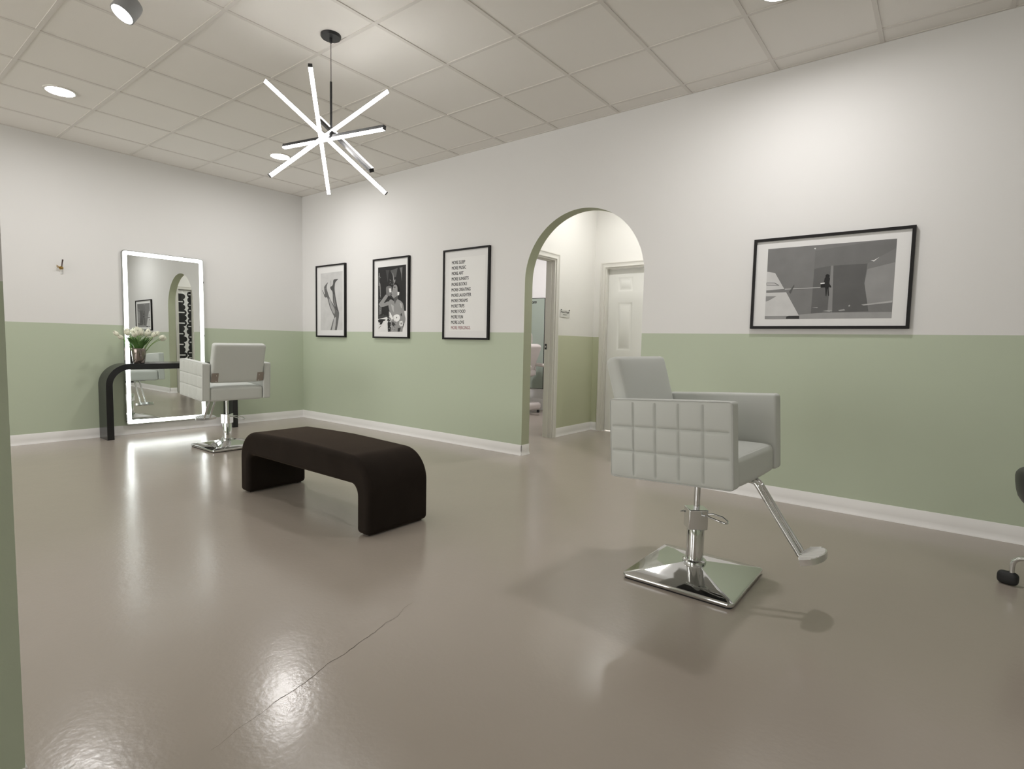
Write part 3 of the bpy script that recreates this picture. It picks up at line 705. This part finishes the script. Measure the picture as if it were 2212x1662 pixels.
ART4 = [
  (128,[(5.950,1.781),(6.696,1.780),(6.696,1.290),(5.952,1.291)]),
  (150,[(6.551,1.603),(6.695,1.636),(6.695,1.392),(6.552,1.377),(6.539,1.514)]),
  (120,[(6.246,1.745),(6.636,1.782),(6.694,1.780),(6.695,1.723),(6.551,1.641),(6.247,1.628)]),
  (106,[(6.247,1.625),(6.347,1.639),(6.360,1.321),(6.242,1.326)]),
  (101,[(6.355,1.638),(6.549,1.639),(6.539,1.514),(6.571,1.334),(6.367,1.330)]),
  (142,[(6.345,1.639),(6.359,1.638),(6.368,1.337),(6.341,1.344)]),
  (160,[(6.162,1.319),(6.321,1.331),(6.696,1.328),(6.696,1.290),(6.175,1.290)]),
  (182,[(6.530,1.378),(6.694,1.399),(6.694,1.387),(6.543,1.372)]),
  (175,[(6.310,1.341),(6.341,1.346),(6.369,1.343),(6.352,1.335)]),
  (165,[(6.246,1.365),(6.282,1.368),(6.280,1.361)]),
  (165,[(6.402,1.345),(6.436,1.352),(6.442,1.343),(6.412,1.339)]),
  (175,[(6.459,1.377),(6.467,1.379),(6.469,1.370),(6.461,1.366)]),
  (206,[(5.950,1.624),(6.004,1.611),(6.082,1.474),(6.171,1.311),(5.952,1.309)]),
  (130,[(5.952,1.493),(6.069,1.498),(6.082,1.475),(5.953,1.475)]),
  (90,[(5.950,1.547),(6.005,1.544),(6.037,1.523),(5.951,1.528)]),
  (206,[(5.952,1.543),(6.003,1.540),(6.026,1.527),(5.952,1.532)]),
  (150,[(5.952,1.452),(6.021,1.450),(5.971,1.420),(5.952,1.415)]),
  (150,[(5.951,1.313),(6.092,1.312),(6.093,1.291),(5.952,1.291)]),
  (62,[(6.092,1.308),(6.107,1.312),(6.172,1.312),(6.173,1.290),(6.089,1.291)]),
  (190,[(6.072,1.499),(6.291,1.500),(6.291,1.496),(6.073,1.493)]),
  (95,[(6.099,1.476),(6.129,1.526),(6.131,1.514),(6.110,1.464)]),
  (42,[(6.318,1.580),(6.327,1.584),(6.338,1.579),(6.340,1.569),(6.335,1.559),(6.324,1.559),(6.317,1.567)]),
  (48,[(6.313,1.560),(6.329,1.563),(6.343,1.556),(6.341,1.524),(6.353,1.504),(6.352,1.494),(6.338,1.496),(6.344,1.446),(6.338,1.445),(6.331,1.490),(6.329,1.444),(6.324,1.445),(6.318,1.497),(6.310,1.514)]),
  (40,[(6.290,1.526),(6.315,1.528),(6.318,1.497),(6.292,1.498)]),
  (235,[(6.289,1.528),(6.314,1.530),(6.314,1.522),(6.290,1.520)]),
  (225,[(6.564,1.658),(6.583,1.648),(6.611,1.675),(6.583,1.657)]),
  (220,[(6.240,1.763),(6.249,1.763),(6.250,1.753),(6.240,1.756)]),
]
t, cx = frame('framed_picture', .355, 1.000, 1.115, 2.045, 'framed black-and-white photo of raised legs in high heels, nearest the corner'); art(t, cx, 1.115, ART1)
t, cx = frame('framed_picture', 1.553, 2.193, 1.112, 2.041, 'framed black-and-white photo of a woman drinking from a glass'); art(t, cx, 1.112, ART2, dots=((215, 1.845, 1.925, 1.55, 1.80, 26, .0035), (200, 1.655, 1.69, 1.42, 1.84, 24, .0035), (222, 1.80, 1.985, 1.20, 1.37, 46, .005), (60, 1.81, 1.975, 1.20, 1.37, 34, .004), (90, 1.66, 1.75, 1.36, 1.40, 14, .005)))
t, cx = frame('framed_picture', 2.733, 3.377, 1.111, 2.045, 'framed poster listing words that begin with MORE, beside the arch')
b = MB(); b.take([(2.822 - cx, -.0165, 1.197 - 1.111), (3.318 - cx, -.0165, 1.197 - 1.111), (3.318 - cx, -.0165, 1.955 - 1.111), (2.822 - cx, -.0165, 1.955 - 1.111)], [(0, 1, 2, 3)], 'paper'); po = b.build('print', t)
words = ['SLEEP', 'MUSIC', 'ART', 'SUNSETS', 'BOOKS', 'CREATING', 'LAUGHTER', 'DREAMS', 'TRIPS', 'FOOD', 'FUN', 'LOVE', 'PIERCINGS.']
for i, w_ in enumerate(words):
    text_mesh('MORE ' + w_, .047, Matrix.Translation((2.852 - cx, -.0168, 1.893 - .0563 * i - 1.111)) @ Matrix.Rotation(R(90), 4, 'X'), 'ink_red' if i == 12 else 'ink', po, 'lettering', sx=.74, dup_=.0022)
t, cx = frame('framed_picture', 5.857, 6.790, 1.223, 1.852, 'wide framed black-and-white photo of a seated figure and a gull, right of the arch'); art(t, cx, 1.223, ART4)

# ------------------------------------------------------------------ salon chairs
def salon_chair(c, th, post, bcen, pump_deg, pump_len, label, stub=True):
    t = empty('salon_chair', (post[0], post[1], 0)); tag(t, label, 'chair', 'grey quilted salon chairs')
    O = Vector((post[0], post[1], 0))
    # base
    bx, by = bcen[0] - post[0], bcen[1] - post[1]
    b = MB(); rings = []
    for (w, r_, z_) in ((.244, .02, .0), (.246, .022, .006),):
        rings.append([(bx + p[0], by + p[1], z_) for p in rrect(2 * w, 2 * w, r_, 6)])
    kk = len(rings[0]); b.take([p for r_ in rings for p in r_], [(i, (i + 1) % kk, kk + (i + 1) % kk, kk + i) for i in range(kk)] + [tuple(range(kk))], 'rubber', smooth=True)
    b.build('base_gasket', t, label='black rubber rim under the base')
    b = MB(); rings = []
    for (w, r_, z_) in ((.246, .022, .006), (.250, .024, .010), (.251, .024, .018), (.249, .022, .024), (.243, .018, .028)):
        rings.append([(bx + p[0], by + p[1], z_) for p in rrect(2 * w, 2 * w, r_, 6)])
    # pyramid up to the collar
    last = rings[-1]
    for u in (.33, .66, 1.0):
        rings.append([(p[0] * (1 - u) + .052 * math.cos(math.atan2(p[1], p[0])) * u, p[1] * (1 - u) + .052 * math.sin(math.atan2(p[1], p[0])) * u, .028 + .044 * (u ** 1.15)) for p in last])
    n_ = len(rings); b.take([p for r_ in rings for p in r_], [(j * kk + i, j * kk + (i + 1) % kk, (j + 1) * kk + (i + 1) % kk, (j + 1) * kk + i) for j in range(n_ - 1) for i in range(kk)], 'chrome', smooth=True)
    ob = b.build('base_plate', t)
    b = MB(); b.lathe([(.050, .062), (.054, .068), (.054, .082), (.048, .088), (.042, .089)], 'chrome'); b.build('collar', t)
    b = MB(); b.lathe([(.0400, .08), (.0400, .315), (.036, .322), (.016, .324)], 'chrome'); b.build('column', t)
    b = MB(); b.lathe([(.0145, .32), (.0145, .50)], 'chrome', n=20); b.build('piston', t)
    pr = R(pump_deg); T = Matrix.Rotation(pr, 4, 'Z')
    b = MB()
    sh = Matrix.Rotation(R(-52), 4, 'Z')
    b.prism([(-.040, -.046), (.040, -.046), (.0425, -.036), (.0425, .030), (.036, .044), (-.036, .044), (-.0425, .030), (-.0425, -.036)], .235, .330, 'chrome', 'z', T=sh); b.build('pump_shroud', t, bevel=.004)
    b = MB(); pl_ = pump_len
    loop = [(.042, -.012, .305), (pl_ * .45, -.020, .312), (pl_ * .8, -.024, .308), (pl_ * .97, -.012, .302), (pl_, .002, .300), (pl_ * .95, .018, .303), (pl_ * .75, .028, .312), (pl_ * .45, .022, .316), (.042, .012, .307)]
    b.tube(loop, .0042, 'chrome', T=T); b.build('pump_lever', t)
    b = MB(); b.tube([(-.03, 0, .292), (-.075, 0, .296)], .005, 'chrome', T=T); b.tube([(-.075, -.02, .296), (-.075, .02, .296)], .0045, 'chrome', T=T); b.build('locking_pin', t)
    # seat assembly in its own pitched frame
    pitch = R(3.3)
    SM = Matrix.Translation(Vector((c[0], c[1], 0)) - O) @ Matrix.Rotation(th, 4, 'Z') @ Matrix.Translation((0, 0, .5)) @ Matrix.Rotation(-pitch, 4, 'Y') @ Matrix.Translation((0, 0, -.5))
    Lf, Lb, hw, ta, ah, zb = .293, .256, .317, .070, .352, .503
    al = Lf + Lb; ac = (Lf - Lb) / 2
    cols, rows = 5, 3
    for s_ in (-1, 1):
        T = SM @ Matrix.Translation((ac, s_ * (hw - ta / 2), zb + ah / 2))
        def disp(p, nn):
            if nn.y * s_ < .7: return .0015 * math.sin(PI * min(1, max(0, (p.x + al / 2) / al)))
            mg = .014
            u = (p.x + al / 2 - mg) / (al - 2 * mg) * cols; w = (p.z + ah / 2 - mg) / (ah - 2 * mg) * rows
            if not (0 <= u <= cols and 0 <= w <= rows): return 0
            cu = al / cols; cw = ah / rows
            du = min(abs(u - round(u)) * cu if 0 < round(u) < cols else 9, 9); dw = min(abs(w - round(w)) * cw if 0 < round(w) < rows else 9, 9)
            g = -.0062 * (math.exp(-(du / .0042) ** 2) + math.exp(-(dw / .0052) ** 2))
            fu, fw_ = u % 1, w % 1
            return max(g, -.008) + .0045 * (math.sin(PI * fu) * math.sin(PI * fw_)) ** .5
        b = MB(); b.rbox(al, ta, ah, .013, 'leather', T=T, nx=90, ny=4, nz=60, disp=disp)
        ar = b.build('armrest', t)
        b = MB(); y_ = s_ * (ta / 2 - .011)
        pth = [(p[0], s_ * (ta / 2 - .0035), p[1]) for p in rrect(al - .004, ah - .004, .014, 4)]
        b.tube(pth, .0022, 'leather_edge', n=6, closed=True, T=T); b.build('piping', ar)
    # seat cushion
    sw = 2 * (hw - ta) - .004; sl = .535
    def ds(p, nn):
        return (.016 * max(0, 1 - (2 * p.x / sl) ** 4) * max(0, 1 - (2 * p.y / sw) ** 4) if nn.z > .6 else 0.0) + (.004 * max(0, 1 - (2 * p.y / sw) ** 2) if nn.x > .6 else 0)
    b = MB(); b.rbox(sl, sw, .128, .024, 'leather', T=SM @ Matrix.Translation((.016, 0, .560)), nx=20, ny=20, nz=6, disp=ds); b.build('seat', t)
    b = MB(); b.box(-.14, .17, -.13, .13, .490, .500, 'blackm', T=SM); b.lathe([(.07, .478), (.07, .492)], 'blackm', T=Matrix.Translation((0, 0, 0))); b.build('seat_plate', t)
    # backrest
    bh = .382; bt = .074; bw = 2 * (hw - ta) - .008
    def db(p, nn): return .012 * max(0, 1 - (2 * p.y / bw) ** 4) * max(0, 1 - (2 * p.z / bh) ** 4) if abs(nn.x) > .6 and nn.x > 0 else 0.0
    BM = SM @ Matrix.Translation((-.172, 0, .678)) @ Matrix.Rotation(R(-12.5), 4, 'Y') @ Matrix.Translation((-bt / 2, 0, bh / 2))
    b = MB(); b.rbox(bt, bw, bh, .026, 'leather', T=BM, nx=4, ny=20, nz=16, disp=db); bk = b.build('backrest', t)
    for s_ in (-1, 1):
        b = MB(); b.box(-bt / 2 - .004, -bt / 2 + .001, s_ * (bw / 2 - .001) - (.062 if s_ > 0 else 0), s_ * (bw / 2 - .001) + (.062 if s_ < 0 else 0), -bh / 2 + .020, -bh / 2 + .105, 'bracket', T=BM)
        for zz in (-.165, -.110): b.lathe([(.0045, 0), (.004, .002), (.0005, .003)], 'alu', n=10, T=BM @ Matrix.Translation((-bt / 2 - .004, s_ * (bw / 2 - .045), zz)) @ Matrix.Rotation(R(-90), 4, 'Y'))
        b.build('bracket', t, bevel=.0012, label='flat metal bracket')
    # footrest (level frame)
    FM = Matrix.Translation(Vector((c[0], c[1], 0)) - O) @ Matrix.Rotation(th, 4, 'Z')
    fr = empty('footrest'); fr.parent = t
    for s_ in (-1, 1):
        y_ = s_ * .027
        b = MB(); b.tube([(.15, y_, .515), (.275, y_, .507), (.287, y_, .500), (.30, y_, .482), (.38, y_, .365), (.462, y_, .250), (.470, y_, .236), (.485, y_, .226), (.53, y_, .222)], .0095, 'chrome', T=FM, n=14); b.build('footrest_bar', fr)
    b = MB(); v = []; prof = []
    for i in range(25):
        a = -PI / 2 + PI * i / 24; prof.append((.078 * math.cos(a) ** .75 if math.cos(a) > 0 else 0, .102 * math.sin(a)))
    prof += [(-.018 * math.cos(PI * .5 * 0) * (1 - (y_ / .102) ** 2), y_) for y_ in (.07, .035, 0, -.035, -.07)]
    PT = FM @ Matrix.Translation((.488, 0, .240)) @ Matrix.Rotation(R(-16), 4, 'Y')
    k = len(prof)
    b.take([(x_, y_, 0) for x_, y_ in prof] + [(x_ * .97, y_ * .97, -.024) for x_, y_ in prof], [tuple(range(k)), tuple(range(2 * k - 1, k - 1, -1))] + [(i, (i + 1) % k, k + (i + 1) % k, k + i) for i in range(k)], 'alu', T=PT)
    for i in range(11):
        y_ = -.088 + .0176 * i; xe = .078 * math.cos(math.asin(min(1, abs(y_) / .102))) ** .75 - .004; xs_ = -.017 * (1 - (y_ / .102) ** 2) + .003
        b.tube([(xs_, y_, .0005), (xe, y_, .0005)], .0032, 'alu', n=8, T=PT)
    b.build('foot_plate', fr, weld=False)
    return t
salon_chair((6.084, -1.688), -.052, (6.103, -1.680), (6.101, -1.672), -18, .165, 'grey quilted salon chair in the foreground, facing right, footrest out')
salon_chair((1.425, -1.695), 3.108, (1.425, -1.690), (1.420, -1.683), 8, .270, 'grey quilted salon chair seen from behind, facing the lit mirror')

# ------------------------------------------------------------------ rolling stool at the right edge
t = empty('rolling_stool', (7.525, -.868, 0)); tag(t, 'black cushioned rolling stool cut off by the right edge', 'stool')
b = MB(); b.lathe([(.02, .375), (.12, .379), (.185, .390), (.215, .402), (.238, .420), (.252, .443), (.260, .472), (.265, .505), (.2665, .530), (.264, .545), (.257, .557), (.245, .565), (.20, .571), (.12, .575), (.0005, .576)], 'vinyl', n=48); b.build('seat', t)
b = MB(); b.lathe([(.028, .12), (.028, .30), (.016, .302), (.016, .38)], 'chrome'); b.build('column', t)
b = MB(); b.lathe([(.060, .135), (.066, .145), (.060, .165), (.03, .175)], 'chrome'); b.build('hub', t)
b = MB(); b.tube([(0, 0, .37), (-.09, .03, .36), (-.17, .045, .352), (-.215, .05, .348)], .0065, 'blackm'); b.build('lever', t)
for k in range(5):
    a = R(162 + 72 * k); T = Matrix.Rotation(a, 4, 'Z')
    b = MB(); b.tube([(.04, 0, .150), (.12, 0, .148), (.20, 0, .142), (.232, 0, .134), (.250, 0, .115), (.254, 0, .088), (.254, 0, .055)], .0105, 'chrome', T=T); lg = b.build('leg', t)
    b = MB(); b.rbox(.080, .046, .062, .022, 'rubber', T=T @ Matrix.Translation((.266, 0, .0315)), nx=4, ny=3, nz=3); b.build('caster', lg, label='black caster')


# red round-cornered light sign across the room (mirrored in the picture glass)

# ------------------------------------------------------------------ camera, world, view
RM = Matrix(((0.78645942, 0.61727389, 0.02131964), (-0.06226274, 0.04489154, 0.9970497), (0.61449567, -0.78546655, 0.07373854)))
cam = bpy.data.cameras.new('camera'); co = link(bpy.data.objects.new('camera', cam))
cam.sensor_width = 36; cam.sensor_fit = 'HORIZONTAL'; cam.lens = 1190.95148 / 2212 * 36; cam.clip_start = .02
co.matrix_world = Matrix.Translation((6.97497442, -4.22018337, 1.07846213)) @ RM.transposed().to_4x4()
S.camera = co
w = bpy.data.worlds.new('world'); S.world = w; w.use_nodes = True
w.node_tree.nodes['Background'].inputs[0].default_value = (1, .98, .95, 1); w.node_tree.nodes['Background'].inputs[1].default_value = 4.9
S.view_settings.view_transform = 'Standard'; S.view_settings.look = 'None'; S.view_settings.gamma = 1; S.view_settings.use_curve_mapping = False
S.view_settings.exposure = 0.09
